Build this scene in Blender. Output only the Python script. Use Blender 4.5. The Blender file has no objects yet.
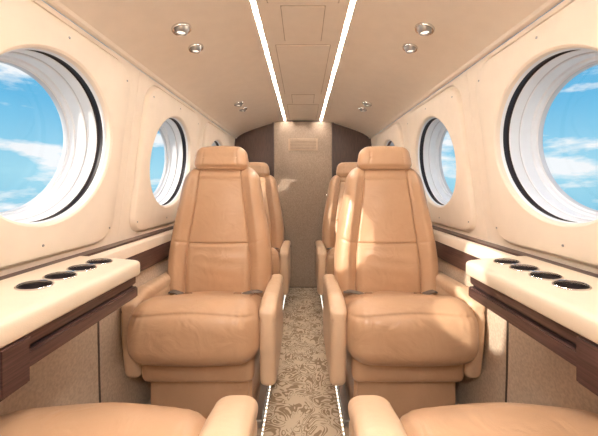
import bpy, bmesh, math
from mathutils import Vector, Matrix
sc = bpy.context.scene
try:
    sc.view_settings.view_transform = 'Standard'
except Exception as e:
    print(e)
H = 0.93
YB, YR = 2.78, -1.006
WY = [-0.646, 0.074, 0.794, 1.514, 2.234]
WZ = 1.055

# ------------------------------------------------------------ materials
def newmat(name):
    m = bpy.data.materials.new(name); m.use_nodes = True
    nt = m.node_tree
    return m, nt, nt.nodes['Principled BSDF']
def mat(name, col, rough=0.5, metal=0.0, col2=None, nscale=20, bump=0.0, bscale=200, stretch=(1,1,1), coat=0.0, spec=0.5, detail=4):
    m, nt, b = newmat(name)
    b.inputs['Base Color'].default_value = (*col, 1)
    b.inputs['Roughness'].default_value = rough
    b.inputs['Metallic'].default_value = metal
    b.inputs['Coat Weight'].default_value = coat
    b.inputs['Specular IOR Level'].default_value = spec
    tc = nt.nodes.new('ShaderNodeTexCoord')
    mp = nt.nodes.new('ShaderNodeMapping'); mp.inputs['Scale'].default_value = stretch
    nt.links.new(tc.outputs['Object'], mp.inputs['Vector'])
    if col2 is None: col2 = tuple(c*0.97 for c in col)
    n = nt.nodes.new('ShaderNodeTexNoise'); n.inputs['Scale'].default_value = nscale; n.inputs['Detail'].default_value = detail
    nt.links.new(mp.outputs[0], n.inputs['Vector'])
    r = nt.nodes.new('ShaderNodeValToRGB')
    r.color_ramp.elements[0].position = 0.35; r.color_ramp.elements[1].position = 0.65
    r.color_ramp.elements[0].color = (*col, 1); r.color_ramp.elements[1].color = (*col2, 1)
    nt.links.new(n.outputs['Fac'], r.inputs['Fac']); nt.links.new(r.outputs[0], b.inputs['Base Color'])
    if bump > 0:
        n2 = nt.nodes.new('ShaderNodeTexNoise'); n2.inputs['Scale'].default_value = bscale; n2.inputs['Detail'].default_value = 3
        nt.links.new(mp.outputs[0], n2.inputs['Vector'])
        bp = nt.nodes.new('ShaderNodeBump'); bp.inputs['Strength'].default_value = bump; bp.inputs['Distance'].default_value = 0.002
        nt.links.new(n2.outputs['Fac'], bp.inputs['Height']); nt.links.new(bp.outputs[0], b.inputs['Normal'])
    return m
def emit(name, col, s):
    m, nt, b = newmat(name)
    b.inputs['Base Color'].default_value = (*col, 1)
    b.inputs['Emission Color'].default_value = (*col, 1); b.inputs['Emission Strength'].default_value = s
    return m
M_wall = mat('cream_wall_panel', (0.935, 0.815, 0.685), 0.40, spec=0.35)
M_ceil = mat('cream_headliner', (0.95, 0.86, 0.755), 0.42, spec=0.35)
M_white = mat('white_window_bezel', (0.90, 0.91, 0.94), 0.35)
M_grey = mat('grey_bezel_seal', (0.66, 0.67, 0.71), 0.45)
M_black = mat('black_gasket', (0.020, 0.012, 0.014), 0.5)
M_wood = mat('dark_wenge_wood', (0.045, 0.021, 0.019), 0.30, col2=(0.105, 0.054, 0.046), nscale=9, stretch=(6, 1, 30), coat=0.3)
M_woodv = mat('bulkhead_wood', (0.048, 0.025, 0.020), 0.4, col2=(0.090, 0.050, 0.039), nscale=9, stretch=(30, 6, 1.5))
M_suede = mat('beige_suede', (0.66, 0.53, 0.41), 0.85, col2=(0.53, 0.41, 0.31), nscale=120, bump=0.3, bscale=300)
M_console = mat('cream_console_leather', (0.87, 0.75, 0.60), 0.4, bump=0.15, bscale=350)
M_chrome = mat('chrome', (0.72, 0.71, 0.70), 0.16, 1.0)
M_steel = mat('brushed_steel', (0.42, 0.41, 0.40), 0.3, 1.0)
M_door = mat('taupe_door_fabric', (0.42, 0.315, 0.235), 0.7, col2=(0.28, 0.205, 0.15), nscale=30, stretch=(8, 8, 2.5), detail=8)
M_vent = mat('vent_taupe', (0.54, 0.39, 0.27), 0.5)
M_gap = mat('seam_shadow_gap', (0.38, 0.28, 0.20), 0.7)
M_dgap = mat('dark_panel_gap', (0.10, 0.07, 0.055), 0.7)
M_belt = mat('grey_belt_webbing', (0.16, 0.13, 0.11), 0.7, bump=0.4, bscale=500)
M_led = emit('ceiling_led', (1.0, 0.95, 0.875), 86)
M_fled = emit('floor_led', (1.0, 0.96, 0.88), 6)
M_lens = emit('lamp_lens', (1.0, 0.96, 0.88), 1.2)
M_sub = mat('subfloor_carpet', (0.44, 0.35, 0.27), 0.9, nscale=200, bump=0.3)

def leather(name, c1, c2):
    m, nt, b = newmat(name)
    b.inputs['Roughness'].default_value = 0.33
    b.inputs['Specular IOR Level'].default_value = 0.55
    tc = nt.nodes.new('ShaderNodeTexCoord')
    n = nt.nodes.new('ShaderNodeTexNoise'); n.inputs['Scale'].default_value = 7; n.inputs['Detail'].default_value = 5
    nt.links.new(tc.outputs['Object'], n.inputs['Vector'])
    r = nt.nodes.new('ShaderNodeValToRGB')
    r.color_ramp.elements[0].position = 0.3; r.color_ramp.elements[1].position = 0.7
    r.color_ramp.elements[0].color = (*c1, 1); r.color_ramp.elements[1].color = (*c2, 1)
    nt.links.new(n.outputs['Fac'], r.inputs['Fac']); nt.links.new(r.outputs[0], b.inputs['Base Color'])
    v = nt.nodes.new('ShaderNodeTexVoronoi'); v.inputs['Scale'].default_value = 330
    nt.links.new(tc.outputs['Object'], v.inputs['Vector'])
    w = nt.nodes.new('ShaderNodeTexNoise'); w.inputs['Scale'].default_value = 11; w.inputs['Detail'].default_value = 2.5
    w.inputs['Distortion'].default_value = 1.3
    nt.links.new(tc.outputs['Object'], w.inputs['Vector'])
    b1 = nt.nodes.new('ShaderNodeBump'); b1.inputs['Strength'].default_value = 0.12; b1.inputs['Distance'].default_value = 0.001
    nt.links.new(v.outputs['Distance'], b1.inputs['Height'])
    b2 = nt.nodes.new('ShaderNodeBump'); b2.inputs['Strength'].default_value = 0.55; b2.inputs['Distance'].default_value = 0.009
    nt.links.new(w.outputs['Fac'], b2.inputs['Height']); nt.links.new(b1.outputs[0], b2.inputs['Normal'])
    nt.links.new(b2.outputs[0], b.inputs['Normal'])
    return m
M_leather = leather('tan_leather', (0.53, 0.325, 0.195), (0.585, 0.365, 0.225))
M_leather_arm = leather('light_tan_leather', (0.70, 0.49, 0.33), (0.74, 0.53, 0.36))

def carpet():
    m, nt, b = newmat('damask_carpet')
    b.inputs['Roughness'].default_value = 0.9; b.inputs['Specular IOR Level'].default_value = 0.1
    tc = nt.nodes.new('ShaderNodeTexCoord')
    n1 = nt.nodes.new('ShaderNodeTexNoise'); n1.inputs['Scale'].default_value = 10; n1.inputs['Detail'].default_value = 1.0; n1.inputs['Distortion'].default_value = 2.0
    nt.links.new(tc.outputs['Object'], n1.inputs['Vector'])
    mu = nt.nodes.new('ShaderNodeMath'); mu.operation = 'MULTIPLY'; mu.inputs[1].default_value = 50
    nt.links.new(n1.outputs['Fac'], mu.inputs[0])
    si = nt.nodes.new('ShaderNodeMath'); si.operation = 'SINE'; nt.links.new(mu.outputs[0], si.inputs[0])
    n2 = nt.nodes.new('ShaderNodeTexNoise'); n2.inputs['Scale'].default_value = 15; n2.inputs['Detail'].default_value = 2
    nt.links.new(tc.outputs['Object'], n2.inputs['Vector'])
    ma = nt.nodes.new('ShaderNodeMath'); ma.operation = 'MULTIPLY_ADD'; ma.inputs[1].default_value = 5; ma.inputs[2].default_value = -2.4
    nt.links.new(n2.outputs['Fac'], ma.inputs[0])
    ad = nt.nodes.new('ShaderNodeMath'); ad.operation = 'ADD'
    nt.links.new(si.outputs[0], ad.inputs[0]); nt.links.new(ma.outputs[0], ad.inputs[1])
    r = nt.nodes.new('ShaderNodeValToRGB')
    r.color_ramp.elements[0].position = 0.2; r.color_ramp.elements[1].position = 0.5
    r.color_ramp.elements[0].color = (0.68, 0.56, 0.42, 1); r.color_ramp.elements[1].color = (0.34, 0.245, 0.16, 1)
    nt.links.new(ad.outputs[0], r.inputs['Fac'])
    n3 = nt.nodes.new('ShaderNodeTexNoise'); n3.inputs['Scale'].default_value = 400
    nt.links.new(tc.outputs['Object'], n3.inputs['Vector'])
    bp = nt.nodes.new('ShaderNodeBump'); bp.inputs['Strength'].default_value = 0.4; bp.inputs['Distance'].default_value = 0.002
    nt.links.new(n3.outputs['Fac'], bp.inputs['Height']); nt.links.new(bp.outputs[0], b.inputs['Normal'])
    nt.links.new(r.outputs[0], b.inputs['Base Color'])
    return m
M_carpet = carpet()
def glassmat():
    m = bpy.data.materials.new('window_acrylic'); m.use_nodes = True
    nt = m.node_tree; nt.nodes.clear()
    o = nt.nodes.new('ShaderNodeOutputMaterial'); mx = nt.nodes.new('ShaderNodeMixShader')
    t = nt.nodes.new('ShaderNodeBsdfTransparent'); g = nt.nodes.new('ShaderNodeBsdfGlossy')
    g.inputs['Roughness'].default_value = 0.02
    mx.inputs[0].default_value = 0.03
    nt.links.new(t.outputs[0], mx.inputs[1]); nt.links.new(g.outputs[0], mx.inputs[2]); nt.links.new(mx.outputs[0], o.inputs[0])
    return m
M_glass = glassmat()

# ------------------------------------------------------------ helpers
def link(ob, parent=None):
    sc.collection.objects.link(ob)
    if parent: ob.parent = parent
    return ob
def empty(name, loc=(0, 0, 0), rotz=0):
    e = bpy.data.objects.new(name, None); e.empty_display_size = 0.1
    e.location = loc; e.rotation_euler = (0, 0, rotz)
    return link(e)
def mk(name, verts, faces, mats, parent=None, fmat=None, angle=35, recalc=True):
    me = bpy.data.meshes.new(name); me.from_pydata(verts, [], faces)
    if not isinstance(mats, (list, tuple)): mats = [mats]
    for m in mats: me.materials.append(m)
    if fmat: 
        for p, i in zip(me.polygons, fmat): p.material_index = i
    if recalc:
        bm = bmesh.new(); bm.from_mesh(me); bmesh.ops.recalc_face_normals(bm, faces=bm.faces); bm.to_mesh(me); bm.free()
    me.polygons.foreach_set('use_smooth', [True]*len(me.polygons))
    me.set_sharp_from_angle(angle=math.radians(angle))
    me.update()
    return link(bpy.data.objects.new(name, me), parent)
def rbox_data(size, r, n, deform=None, center=(0, 0, 0)):
    sx, sy, sz = [s/2 for s in size]
    nx, ny, nz = n
    idx = {}; verts = []; faces = []
    def V(i, j, k):
        key = (i, j, k)
        if key in idx: return idx[key]
        p = Vector((-sx+2*sx*i/nx, -sy+2*sy*j/ny, -sz+2*sz*k/nz))
        q = Vector((max(-sx+r, min(sx-r, p.x)), max(-sy+r, min(sy-r, p.y)), max(-sz+r, min(sz-r, p.z))))
        d = p-q
        if d.length > 1e-9: p = q + d.normalized()*r
        if deform: p = Vector(deform(p.x, p.y, p.z))
        idx[key] = len(verts); verts.append((p.x+center[0], p.y+center[1], p.z+center[2]))
        return idx[key]
    for i in range(nx):
        for j in range(ny):
            for k in (0, nz): faces.append((V(i, j, k), V(i+1, j, k), V(i+1, j+1, k), V(i, j+1, k)))
    for i in range(nx):
        for k in range(nz):
            for j in (0, ny): faces.append((V(i, j, k), V(i+1, j, k), V(i+1, j, k+1), V(i, j, k+1)))
    for j in range(ny):
        for k in range(nz):
            for i in (0, nx): faces.append((V(i, j, k), V(i, j+1, k), V(i, j+1, k+1), V(i, j, k+1)))
    return verts, faces
def rbox(name, size, r, n, m, parent=None, deform=None, center=(0, 0, 0), angle=60):
    v, f = rbox_data(size, r, n, deform, center)
    return mk(name, v, f, m, parent, angle=angle)
def box(name, x0, x1, y0, y1, z0, z1, m, parent=None, bev=0.003):
    bm = bmesh.new(); bmesh.ops.create_cube(bm, size=1)
    for v in bm.verts:
        v.co = Vector(((x0+x1)/2+v.co.x*abs(x1-x0), (y0+y1)/2+v.co.y*abs(y1-y0), (z0+z1)/2+v.co.z*abs(z1-z0)))
    if bev > 0: bmesh.ops.bevel(bm, geom=bm.edges[:], offset=bev, segments=2, affect='EDGES')
    me = bpy.data.meshes.new(name); bm.to_mesh(me); bm.free(); me.materials.append(m)
    me.polygons.foreach_set('use_smooth', [True]*len(me.polygons)); me.set_sharp_from_angle(angle=math.radians(30))
    return link(bpy.data.objects.new(name, me), parent)
def extrude_y(name, prof, ys, m, parent=None, closed=False, caps=False, angle=25):
    verts = []; faces = []
    n = len(prof)
    for y in ys: verts += [(x, y, z) for x, z in prof]
    for a in range(len(ys)-1):
        for i in range(n if closed else n-1):
            j = (i+1) % n
            faces.append((a*n+i, a*n+j, (a+1)*n+j, (a+1)*n+i))
    if caps:
        faces.append(tuple(range(n))); faces.append(tuple((len(ys)-1)*n+i for i in range(n)))
    return mk(name, verts, faces, m, parent, angle=angle)
def revolve(name, prof, seg, m, parent=None, mtx=None, angle=35, fm=None):
    verts = []; faces = []; fmat = []
    for r, z in prof:
        for s in range(seg):
            a = 2*math.pi*s/seg; p = Vector((r*math.cos(a), r*math.sin(a), z))
            if mtx: p = mtx @ p
            verts.append(tuple(p))
    for k in range(len(prof)-1):
        for s in range(seg):
            t = (s+1) % seg
            faces.append((k*seg+s, k*seg+t, (k+1)*seg+t, (k+1)*seg+s)); fmat.append(fm[k] if fm else 0)
    return mk(name, verts, faces, m, parent, angle=angle, fmat=fmat if fm else None)

# ------------------------------------------------------------ walls
def XW(z): return 0.71-0.127*(z-0.73)
Z0, Z1 = 0.71, 1.38
def rr_sdf(y, z, hy, hz, cz, rad):
    qy = abs(y)-hy+rad; qz = abs(z-cz)-hz+rad
    return math.hypot(max(qy, 0), max(qz, 0))+min(max(qy, qz), 0)-rad
def ray_rr(a, hy, hz, cz, rad):
    lo, hi = 0.0, 0.8
    for _ in range(40):
        mid = (lo+hi)/2
        if rr_sdf(mid*math.cos(a), mid*math.sin(a), hy, hz, cz, rad) < 0: lo = mid
        else: hi = mid
    return lo
angs = set(round(2*math.pi*i/112, 6) for i in range(112))
for (yy, zz) in ((.36, Z1-WZ), (-.36, Z1-WZ), (-.36, Z0-WZ), (.36, Z0-WZ)):
    angs.add(round(math.atan2(zz, yy) % (2*math.pi), 6))
angs = sorted(angs)
def ray_cell(a):
    c, s = math.cos(a), math.sin(a); t = 9
    if abs(c) > 1e-6: t = min(t, .36/abs(c))
    if s > 1e-6: t = min(t, (Z1-WZ)/s)
    if s < -1e-6: t = min(t, (Z0-WZ)/s)
    return t
RO = 0.220
def wall(side, sx):
    verts = []; faces = []
    N = len(angs)
    for wy in WY:
        rings = [([RO]*N, 0.000), ([RO+.003]*N, 0.012), ([RO+.009]*N, 0.016)]
        a3 = [ray_rr(a, .286, .298, -.006, .075) for a in angs]
        mid = [(RO+.009+x)/2 for x in a3]
        rings += [(mid, .016), (a3, .016), ([ray_rr(a, .292, .304, -.006, .08) for a in angs], .0135),
                  ([ray_rr(a, .297, .309, -.006, .084) for a in angs], .004),
                  ([ray_rr(a, .299, .311, -.006, .086) for a in angs], -.008),
                  ([ray_rr(a, .303, .314, -.006, .088) for a in angs], -.008),
                  ([ray_rr(a, .306, .317, -.006, .09) for a in angs], .0),
                  ([ray_cell(a)*.996 for a in angs], 0), ([ray_cell(a) for a in angs], -.003)]
        base = len(verts)
        for ri, (rs, off) in enumerate(rings):
            for a, r in zip(angs, rs):
                y = wy+r*math.cos(a); z = WZ+r*math.sin(a)
                verts.append((sx*(XW(z)-off), y, z))
        for k in range(len(rings)-1):
            for i in range(N):
                j = (i+1) % N
                faces.append((base+k*N+i, base+k*N+j, base+(k+1)*N+j, base+(k+1)*N+i))
    ye = WY[-1]+.36
    b = len(verts)
    for y, z in ((ye, Z0), (ye, Z1), (YB, Z1), (YB, Z0)): verts.append((sx*XW(z), y, z))
    faces.append((b, b+1, b+2, b+3))
    prof = [(XW(Z0), Z0), (.70, .66), (.685, .60), (.68, .3), (.67, 0.0)]
    b = len(verts)
    for y in (YR, YB): verts += [(sx*x, y, z) for x, z in prof]
    nl = len(faces)
    for i in range(4): faces.append((b+i, b+i+1, b+5+i+1, b+5+i))
    fm = [0]*nl+[0]+[1]*3
    o = mk('wall_'+side, verts, faces, [M_wall, M_suede], None, fm, angle=28)
    for wy in WY[2:4]:
        for dy, dz in ((-.265, .25), (.265, .25), (.27, -.27), (-.27, -.27), (.0, .27), (.0, -.28)):
            z = WZ+dz; c = (sx*(XW(z)-.0165), wy+dy, z)
            mt = Matrix.Translation(c) @ Matrix.Rotation(math.pi/2*(-sx), 4, 'Y')
            revolve('panel_screw', [(0.0001, .0015), (.003, .0012), (.0036, 0)], 12, M_steel, o, mt)
    # vertical gaps between the lower sidewall panels
    for yy in (1.0, 1.72, 2.44):
        n = 8; vs = []; fs = []
        for i in range(n+1):
            z = .02+.55*i/n
            x = (.67+.01*z/.3) if z < .3 else (.68+.005*(z-.3)/.3)
            x -= .0015
            vs += [(sx*x, yy-.004, z), (sx*x, yy+.004, z), (sx*(x+.004), yy+.004, z), (sx*(x+.004), yy-.004, z)]
        for i in range(n):
            for k in range(4):
                fs.append((i*4+k, i*4+(k+1) % 4, i*4+4+(k+1) % 4, i*4+4+k))
        mk('sidewall_seam', vs, fs, M_dgap, o)
    return o
wall('left', -1); wall('right', 1)
wn = 0
for sx in (-1, 1):
    for wy in WY:
        wn += 1
        e = empty('window_%d' % wn, (sx*XW(WZ), wy, WZ))
        prof = [(RO+.000, -.001, 2), (RO-.003, .004, 2), (RO-.003, .008, 2), (RO+.002, .010, 1), (RO+.003, .027, 1), (RO-.002, .029, 2),
                (RO-.004, .031, 2), (RO-.006, .058, 3), (RO-.009, .0595, 2), (RO-.011, .061, 2), (RO-.013, .092, 2), (RO-.0145, .093, 2),
                (RO-.018, .095, 2), (RO-.020, .106, 2), (RO-.025, .108, 3), (RO-.027, .112, 3), (RO-.027, .122, 3)]
        verts = []; faces = []; fm = []
        N = 128
        for r, d, mi in prof:
            for s in range(N):
                a = 2*math.pi*s/N
                verts.append((sx*(XW(WZ+r*math.sin(a))-XW(WZ)+d), r*math.cos(a), r*math.sin(a)))
        for k in range(len(prof)-1):
            for s in range(N):
                t = (s+1) % N
                faces.append((k*N+s, k*N+t, (k+1)*N+t, (k+1)*N+s)); fm.append(prof[k][2])
        mk('bezel', verts, faces, [M_wall, M_black, M_white, M_grey], e, fm, angle=30)
        r = RO-.0265; vv = []; 
        for s in range(N):
            a = 2*math.pi*s/N; vv.append((sx*(XW(WZ+r*math.sin(a))-XW(WZ)+.116), r*math.cos(a), r*math.sin(a)))
        mk('pane', vv, [tuple(range(N))], M_glass, e)

# ------------------------------------------------------------ ceiling
half = [(XW(Z1), Z1), (.617, 1.379), (.611, 1.383), (.607, 1.392), (.598, 1.398), (.585, 1.408), (.55, 1.428), (.50, 1.449), (.45, 1.467), (.40, 1.484), (.35, 1.500),
        (.30, 1.515), (.25, 1.528), (.21, 1.537), (.185, 1.5415), (.1735, 1.5425), (.1725, 1.552), (.1575, 1.552), (.1565, 1.5445), (.150, 1.5445), (.143, 1.545), (.10, 1.546), (0, 1.546)]
prof = [(-x, z) for x, z in half]+[(x, z) for x, z in reversed(half[:-1])]
ceil_ob = extrude_y('ceiling', prof, [YR, YB], M_ceil, angle=22)
for i, (y0, y1, hx) in enumerate([(-.9, .30, .118), (.40, 1.00, .118), (1.02, 1.26, .075), (1.30, 1.98, .118), (2.0, 2.2, .075), (2.24, 2.72, .118)]):
    b = box('overhead_panel', -hx, hx, y0, y1, 1.5425, 1.5475, M_ceil, ceil_ob, .002)
    g = box('panel_seam', -hx-.002, hx+.002, y0-.002, y1+.002, 1.5448, 1.547, M_gap, ceil_ob, 0)
for sx in (-1, 1):
    box('ceiling_light_strip', sx*.165-.003, sx*.165+.003, YR+.02, YB-.01, 1.5445, 1.5515, M_led, None, .001)
def ceilpt(xq):
    for (x0, z0), (x1, z1) in zip(half[:-1], half[1:]):
        if x1 <= xq <= x0 and x0 != x1:
            t = (xq-x0)/(x1-x0); return z0+t*(z1-z0), (z1-z0)/(x1-x0)
for sx in (-1, 1):
    for y, xq, rr in ((1.035, .42, .032), (1.175, .42, .028), (1.96, .42, .031), (2.10, .42, .028), (.2, .42, .031)):
        z, sl = ceilpt(xq)
        nrm = Vector((sl*sx, 0, -1)).normalized()
        e = empty('reading_light', (sx*xq, y, z))
        q = nrm.to_track_quat('Z', 'Y').to_matrix().to_4x4()
        revolve('chrome_bezel', [(rr*1.06, -.001), (rr*1.06, .002), (rr*1.0, .007), (rr*.84, .006), (rr*.78, -.004)], 40, M_chrome, e, q)
        tilt = q @ Matrix.Rotation(math.radians(18), 4, 'X')
        revolve('eyeball', [(rr*.8, -.006), (rr*.76, .004), (rr*.62, .014), (rr*.50, .018), (rr*.44, .013)], 40, M_steel, e, tilt)
        revolve('lens', [(rr*.44, .013), (rr*.2, .015), (.0002, .0155)], 32, M_lens, e, tilt)

# ------------------------------------------------------------ floor
box('floor', -.72, .72, YR, YB, -.03, 0.0, M_sub, None, 0)
box('aisle_carpet', -.147, .147, YR+.01, YB-.03, 0.0005, .008, M_carpet, None, .002)
for sx in (-1, 1):
    e = empty('floor_light_strip', (sx*.152, 0, 0))
    box('channel', -.005, .005, YR+.01, YB-.03, .0005, .009, M_console, e, .001)
    n = int((YB-YR-.1)/.022)
    vs = []; fs = []
    for i in range(n):
        y = YR+.03+i*.022; b0 = len(vs)
        for dx, dy, dz in ((-.0022, 0, .0085), (.0022, 0, .0085), (.0022, .010, .0085), (-.0022, .010, .0085), (-.0016, .002, .0105), (.0016, .002, .0105), (.0016, .008, .0105), (-.0016, .008, .0105)):
            vs.append((dx, y+dy, dz))
        fs += [tuple(b0+q for q in f) for f in ((0, 1, 5, 4), (1, 2, 6, 5), (2, 3, 7, 6), (3, 0, 4, 7), (4, 5, 6, 7))]
    mk('led_dots', vs, fs, M_fled, e)

# ------------------------------------------------------------ bulkheads
def bulk(name, y, m, sgn):
    out = [(-.68, 0), (.68, 0), (.71, .6), (.7125, .71)]+[(x, z) for x, z in half]+[(-x, z) for x, z in reversed(half[:-1])]+[(-.7125, .71), (-.71, .6)]
    out = [(x, z if z < 1.3 else z+.004) for x, z in out]
    n = len(out)
    verts = [(x, y, z) for x, z in out]+[(x, y+sgn*.03, z) for x, z in out]
    faces = [tuple(range(n)), tuple(range(n, 2*n))]+[(i, (i+1) % n, n+(i+1) % n, n+i) for i in range(n)]
    return mk(name, verts, faces, m)
bulk('wall_front', YB, M_woodv, 1)
bulk('wall_rear', YR, M_wall, -1)
d = empty('door_1', (0, YB, 0))
box('leaf', -.265, .265, -.022, -.002, .01, 1.530, M_door, d, .004)
box('frame_l', -.285, -.267, -.028, -.001, .01, 1.54, M_woodv, d, .003)
box('frame_r', .267, .285, -.028, -.001, .01, 1.54, M_woodv, d, .003)
box('kick_panel', -.25, .25, -.026, -.021, .02, .62, M_door, d, .002)
box('vent_frame', -.135, .135, -.027, -.021, 1.265, 1.375, M_vent, d, .002)
for i in range(7):
    box('vent_slat', -.12, .12, -.031, -.026, 1.278+.0135*i, 1.285+.0135*i, M_door, d, .001)
revolve('handle', [(.0002, .022), (.012, .020), (.016, .0)], 24, M_chrome, d, Matrix.Translation((.22, -.022, .85)) @ Matrix.Rotation(math.pi/2, 4, 'X'))

# ------------------------------------------------------------ side ledge trim
for k, sx in enumerate((-1, 1)):
    e = empty('trim_%d' % (k+1), (0, 0, 0))
    P = lambda pr: [(sx*x, z) for x, z in pr]
    extrude_y('ledge_cap', P([(.715, .712), (.668, .706), (.660, .700), (.658, .690), (.662, .662), (.715, .662)]), [YR+.002, YB-.002], M_wall, e, True, True)
    extrude_y('shadow_line', P([(.714, .720), (.684, .716), (.684, .7085), (.714, .7085)]), [YR+.002, YB-.002], M_wood, e, True, True)  # thin dark wood strip along the top of the ledge
    extrude_y('wood_band', P([(.714, .661), (.666, .661), (.664, .655), (.664, .585), (.670, .580), (.714, .580)]), [YR+.002, YB-.002], M_wood, e, True, True)

# ------------------------------------------------------------ consoles
def console(sx):
    e = empty('side_console', (0, 0, 0))
    y0, y1 = .495, .925
    pr = [(.683, .719), (.66, .718), (.518, .706), (.508, .7035), (.503, .700), (.5005, .695), (.500, .688), (.500, .666), (.502, .662), (.506, .660), (.683, .660)]
    ys = [y0, y0+.002, y0+.006, y1-.006, y1-.002, y1]
    verts = []; n = len(pr)
    cx, cz = .6, .690
    for i, y in enumerate(ys):
        s = {0: .975, 1: .99, 5: .975, 4: .99}.get(i, 1)
        for x, z in pr: verts.append((sx*(cx+(x-cx)*s), y, cz+(z-cz)*(s if s == 1 else s-.04)))
    faces = []
    for a in range(5):
        for i in range(n): faces.append((a*n+i, a*n+(i+1) % n, (a+1)*n+(i+1) % n, (a+1)*n+i))
    faces += [tuple(range(n)), tuple(5*n+i for i in range(n))]
    top = mk('cream_top', verts, faces, M_console, e, angle=35)
    tilt = math.atan2(.012, .142)
    spots = []
    cv = []; cf = []
    for yy in (.662, .732, .804, .872):
        xc = .592; zt = .706+(xc-.518)*.012/.142
        mt = Matrix.Translation((sx*xc, yy, zt)) @ Matrix.Rotation(-sx*tilt, 4, 'Y')
        spots.append(mt)
        b0 = len(cv); N = 48
        for z in (-.032, .02):
            for s in range(N):
                a = 2*math.pi*s/N; cv.append(tuple(mt @ Vector((.0300*math.cos(a), .0300*math.sin(a), z))))
        cf += [tuple(b0+s for s in reversed(range(N))), tuple(b0+N+s for s in range(N))]
        cf += [(b0+s, b0+(s+1) % N, b0+N+(s+1) % N, b0+N+s) for s in range(N)]
    cut = mk('cutter', cv, cf, M_black)
    md = top.modifiers.new('b', 'BOOLEAN'); md.operation = 'DIFFERENCE'; md.object = cut; md.solver = 'EXACT'
    bpy.context.view_layer.update()
    dg = bpy.context.evaluated_depsgraph_get()
    me = bpy.data.meshes.new_from_object(top.evaluated_get(dg))
    top.modifiers.clear(); top.data = me
    me.set_sharp_from_angle(angle=math.radians(35))
    bpy.data.objects.remove(cut)
    X = lambda a, b: (min(sx*a, sx*b), max(sx*a, sx*b))
    xa, xb = X(.512, .683)
    box('wood_body', xa, xb, y0+.004, y1-.004, .634, .661, M_wood, e, .003)
    xa, xb = X(.520, .683)
    box('slot_recess', xa, xb, y0+.008, y1-.008, .624, .638, M_black, e, .001)
    xa, xb = X(.506, .683)
    box('folding_table_edge', xa, xb, y0+.004, y1-.004, .594, .627, M_wood, e, .004)
    xa, xb = X(.500, .683)
    box('end_block', xa, xb, y0, y0+.058, .572, .6595, M_wood, e, .004)
    for mt in spots:
        revolve('cup_holder_rim', [(.0335, -.001), (.0335, .0018), (.032, .0032), (.0303, .0024), (.0296, -.004)], 48, M_chrome, e, mt)
        revolve('cup_holder_well', [(.0297, -.003), (.0285, -.022), (.024, -.0295), (.0001, -.030)], 48, M_black, e, mt)
    return e
console(-1); console(1)

# ------------------------------------------------------------ seats
def groove(d, w, depth): return depth*math.exp(-(d/w)**2)
def ss(a, b, x):
    t = max(0, min(1, (x-a)/(b-a))); return t*t*(3-2*t)
ZB0, HB = .40, .645
REC = .09
def back_half(v):
    return 1-0.29*ss(.22, 1.08, v) if v > .22 else 1-.03*(1-v/.22)
def back_def(x, y, z):
    v = (z+HB/2)/HB
    u = x/.25
    w = back_half(v)
    X = x*w
    Y = y
    if y < 0:
        fr = ss(0, .05, -y)
        au = abs(u)
        bol = .026*ss(.60, .80, au)
        cen = .014*(1-ss(0, .58, au))*math.sin(math.pi*min(1, max(0, v)))
        lum = .016*math.exp(-((v-.22)/.16)**2)*(1-ss(.5, .65, au))
        Y -= fr*(bol*(1-ss(.82, 1, v)*.6)+cen+lum)
        line = .63-.08*v
        g = groove(au-line, .018, .011)*(1 if v > .02 else 0)
        if au < line: g = max(g, groove(v-.425, .008, .009), groove(v-.415, .004, .004), groove(v-.90, .008, .005))
        if au >= line: g = max(g, groove(v-(.425+.10*(au-line)), .008, .004))
        if au < line: g += .0012*math.sin(v*70+3*u)*math.exp(-((v-.30)/.14)**2)*math.cos(u*2.2)
        Y += fr*g
    Z = z - .020*ss(.55, 1, abs(u))*ss(.8, 1, v)
    Y += (z+HB/2)*REC
    return X, Y, Z
back_data = rbox_data((.495, .135, HB), .060, (130, 22, 150), back_def)
def head_def(x, y, z):
    u = x/.135; v = (z+.062)/.124
    X = x*(1-.07*v+.07*(1-v)**2)
    g = 0
    if y < 0:
        g = max(groove(abs(u)-.60, .03, .003), groove(v-.14, .05, .005)*(1 if abs(u) < .9 else 0))*ss(0, .03, -y)
    Y = y+g+z*.10
    Z = z-.010*u*u*(1 if z > 0 else 0)
    return X, Y, Z
head_data = rbox_data((.256, .105, .120), .038, (60, 20, 34), head_def)
def cush_def(x, y, z):
    u = x/.245; yf = (y+.25)/.50
    tf = ss(-.02, .08, z)
    Z = z
    crown = .014*(1-u*u)*tf
    roll = .018*math.exp(-((yf-.16)/.16)**2)*tf
    Z += crown+roll-.110*(yf-.3)*(1 if z > 0 else .1)
    Y = y
    fr = ss(.12, .24, -y)
    Y -= fr*(.022*(1-u*u)+.024*(1-(z/.1)**2))
    X = x*(1+.03*fr*(1-(z/.1)**2) - .10*ss(.6, 1, yf))
    top = 1 if z > .04 else 0
    g = 0
    lw = .72
    if top: g = groove(abs(u)-lw, .014, .005)*ss(.10, .2, yf)
    Z -= g
    g2 = groove(z-.050-.012*(1-u*u), .005, .006)
    if y < -.12: Y += g2*fr
    wv = .0013*math.sin(34*u+4*math.sin(9*u))*math.exp(-((z-.052)/.022)**2)*(.4+.6*abs(u))
    Y += wv*fr
    Z += .0018*math.sin(7*u+2)*math.sin(yf*13)*tf
    return X, Y, Z
cush_data = rbox_data((.475, .50, .20), .078, (130, 100, 50), cush_def)
def arm_def(L):
    def f(x, y, z):
        v = (z+.165)/.33; yf = (y+L/2)/L
        Y = y+.030*(1-v)*(1-yf)-.012*math.sin(math.pi*v)*(1-yf)
        Z = z-.022*ss(.0, .25, .25-yf)*ss(.5, 1, v)-.015*yf*v
        X = x*(1+.10*ss(.85, 1, v))
        if abs(x) > .02: X -= math.copysign(groove(z-.115, .006, .004), x)
        return X, Y, Z
    return f
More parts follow.
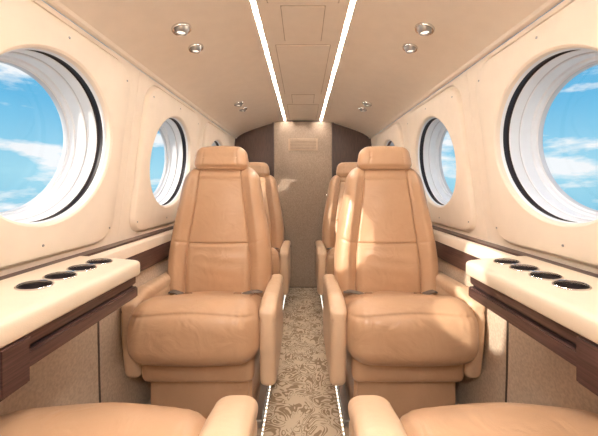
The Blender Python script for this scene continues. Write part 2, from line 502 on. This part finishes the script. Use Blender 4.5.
arm_data = rbox_data((.062, .44, .33), .024, (14, 60, 60), arm_def(.44))
seat_meshes = {}
def part(name, data, m, parent, off):
    key = name.split('_')[0]
    if key not in seat_meshes:
        v, f = data
        o = mk(name, v, f, m, parent, angle=75); seat_meshes[key] = o.data
    else:
        o = link(bpy.data.objects.new(name, seat_meshes[key]), parent)
    o.location = off
    return o
def seat(xc, yc, facing, outboard, backshift=0.0, near=False):
    """facing: 0 -> occupant faces -Y, pi -> +Y ; outboard = +1/-1 local x direction of wall"""
    e = empty('airplane_seat', (xc, yc, 0), facing)
    part('cushion', cush_data, M_leather, e, (0, -.02, .352 if near else .372))
    part('backrest', back_data, M_leather, e, (0, .125+backshift, ZB0+HB/2-.01))
    part('headrest', head_data, M_leather, e, (0, .150+backshift, 1.072))
    for s in (-1, 1):
        out = (s == outboard)
        if near:
            a = part('armrest_'+('out' if out else 'in'), arm_data, M_leather_arm, e, (s*(.250 if out else .270), -.045, .375))
            if not out: a.scale = (1.3, 1, 1)
        else:
            part('armrest_'+('out' if out else 'in'), arm_data, M_leather_arm, e, (s*(.243 if out else .268), -.02, .37 if out else .340))
    rbox('apron', (.43, .42, .12), .03, (30, 30, 12), M_leather, e, None, (0, -.0, .245))
    box('pedestal_skirt', -.20, .20, -.165, .19, .004, .20, M_leather, e, .012)
    box('pedestal_rail_a', -.24, -.21, -.18, .20, .001, .03, M_steel, e, .004)
    box('pedestal_rail_b', .21, .24, -.18, .20, .001, .03, M_steel, e, .004)
    rbox('rear_shell', (.40, .05, .50), .022, (24, 6, 24), M_leather_arm, e, lambda x, y, z: (x*(1-.25*ss(-.1, .25, z)), y+(z+.25)*REC, z), (0, .205+backshift, .70))
    for s in (-1, 1):
        verts = []; faces = []
        n = 16
        for i in range(n+1):
            t = i/n
            x = s*(.215-.085*t); y = .045+backshift-.055*t-.01*math.sin(t*3); z = .449+.008*math.sin(t*math.pi)+.006*t
            if near: z -= .02
            verts += [(x, y-.014, z), (x, y+.014, z+.004), (x, y+.014, z+.001), (x, y-.014, z-.003)]
        for i in range(n):
            for k in range(4):
                a = i*4+k; b2 = i*4+(k+1) % 4; faces.append((a, b2, b2+4, a+4))
        faces += [(0, 1, 2, 3), tuple(4*n+k for k in range(4))]
        mk('seat_belt', verts, faces, M_belt, e)
        dz = -.02 if near else 0
        box('belt_buckle', s*.110-.018, s*.110+.018, -.022+backshift, .006+backshift, .454+dz, .462+dz, M_chrome, e, .003)
    return e
for sx in (-1, 1):
    seat(sx*.400, 1.335, 0, sx)
for sx in (-1, 1):
    seat(sx*.400, 2.29, 0, sx)
for sx in (-1, 1):
    seat(sx*.400, .345, math.pi, -sx, .15, True)

# ------------------------------------------------------------ lights
sun = bpy.data.lights.new('sun', 'SUN'); sun.energy = 5.5; sun.angle = math.radians(0.9); sun.color = (1.0, .92, .80)
so = bpy.data.objects.new('sun', sun); link(so)
so.rotation_euler = Vector((1.0, .72, -.36)).to_track_quat('-Z', 'Y').to_euler()
for y in (-.75, -.35):  # unseen fill lamps added behind the camera to brighten the cabin, with invented rings
    e = empty('dome_light', (0, y, 1.542))
    revolve('trim_ring', [(.075, 0), (.073, -.006), (.06, -.008), (.058, -.003)], 40, M_chrome, e)
    L = bpy.data.lights.new('lamp', 'AREA'); L.shape = 'DISK'; L.size = .11; L.energy = 10; L.color = (1, .96, .90)
    lo = bpy.data.objects.new('lamp', L); link(lo, e); lo.location = (0, 0, -.012)

# ------------------------------------------------------------ world
w = bpy.data.worlds.new('sky'); sc.world = w; w.use_nodes = True
nt = w.node_tree; nt.nodes.clear()
out = nt.nodes.new('ShaderNodeOutputWorld'); bg = nt.nodes.new('ShaderNodeBackground')
tc = nt.nodes.new('ShaderNodeTexCoord'); sp = nt.nodes.new('ShaderNodeSeparateXYZ')
nt.links.new(tc.outputs['Generated'], sp.inputs[0])
rg = nt.nodes.new('ShaderNodeValToRGB'); cr = rg.color_ramp
mr = nt.nodes.new('ShaderNodeMapRange'); mr.inputs['From Min'].default_value = -.3; mr.inputs['From Max'].default_value = .7
nt.links.new(sp.outputs['Z'], mr.inputs['Value']); nt.links.new(mr.outputs[0], rg.inputs['Fac'])
cr.elements[0].position = 0; cr.elements[0].color = (.14, .48, .66, 1)
cr.elements[1].position = 1; cr.elements[1].color = (.06, .33, .68, 1)
for p, c in ((.22, (.24, .60, .80)), (.34, (.38, .74, .90)), (.52, (.15, .52, .82))):
    el = cr.elements.new(p); el.color = (*c, 1)
mp = nt.nodes.new('ShaderNodeMapping'); mp.inputs['Scale'].default_value = (1, 1, 3.4); mp.inputs['Location'].default_value = (.35, .1, .2)
nt.links.new(tc.outputs['Generated'], mp.inputs[0])
n = nt.nodes.new('ShaderNodeTexNoise'); n.inputs['Scale'].default_value = 4.2; n.inputs['Detail'].default_value = 9; n.inputs['Roughness'].default_value = .58
nt.links.new(mp.outputs[0], n.inputs['Vector'])
r2 = nt.nodes.new('ShaderNodeValToRGB'); r2.color_ramp.elements[0].position = .50; r2.color_ramp.elements[1].position = .60
nt.links.new(n.outputs['Fac'], r2.inputs['Fac'])
mx = nt.nodes.new('ShaderNodeMix'); mx.data_type = 'RGBA'
nt.links.new(r2.outputs[0], mx.inputs[0]); nt.links.new(rg.outputs[0], mx.inputs[6]); mx.inputs[7].default_value = (.93, .97, 1.0, 1)
nt.links.new(mx.outputs[2], bg.inputs['Color']); bg.inputs['Strength'].default_value = 1.0
nt.links.new(bg.outputs[0], out.inputs[0])

# ------------------------------------------------------------ camera
cam = bpy.data.cameras.new('camera'); co = bpy.data.objects.new('camera', cam); link(co)
cam.sensor_width = 36; cam.lens = 36*300/598
cam.shift_x = -4/598; cam.shift_y = -31/598; cam.clip_start = .01
co.location = (0, 0, H); co.rotation_euler = (math.pi/2, 0, 0)
sc.camera = co
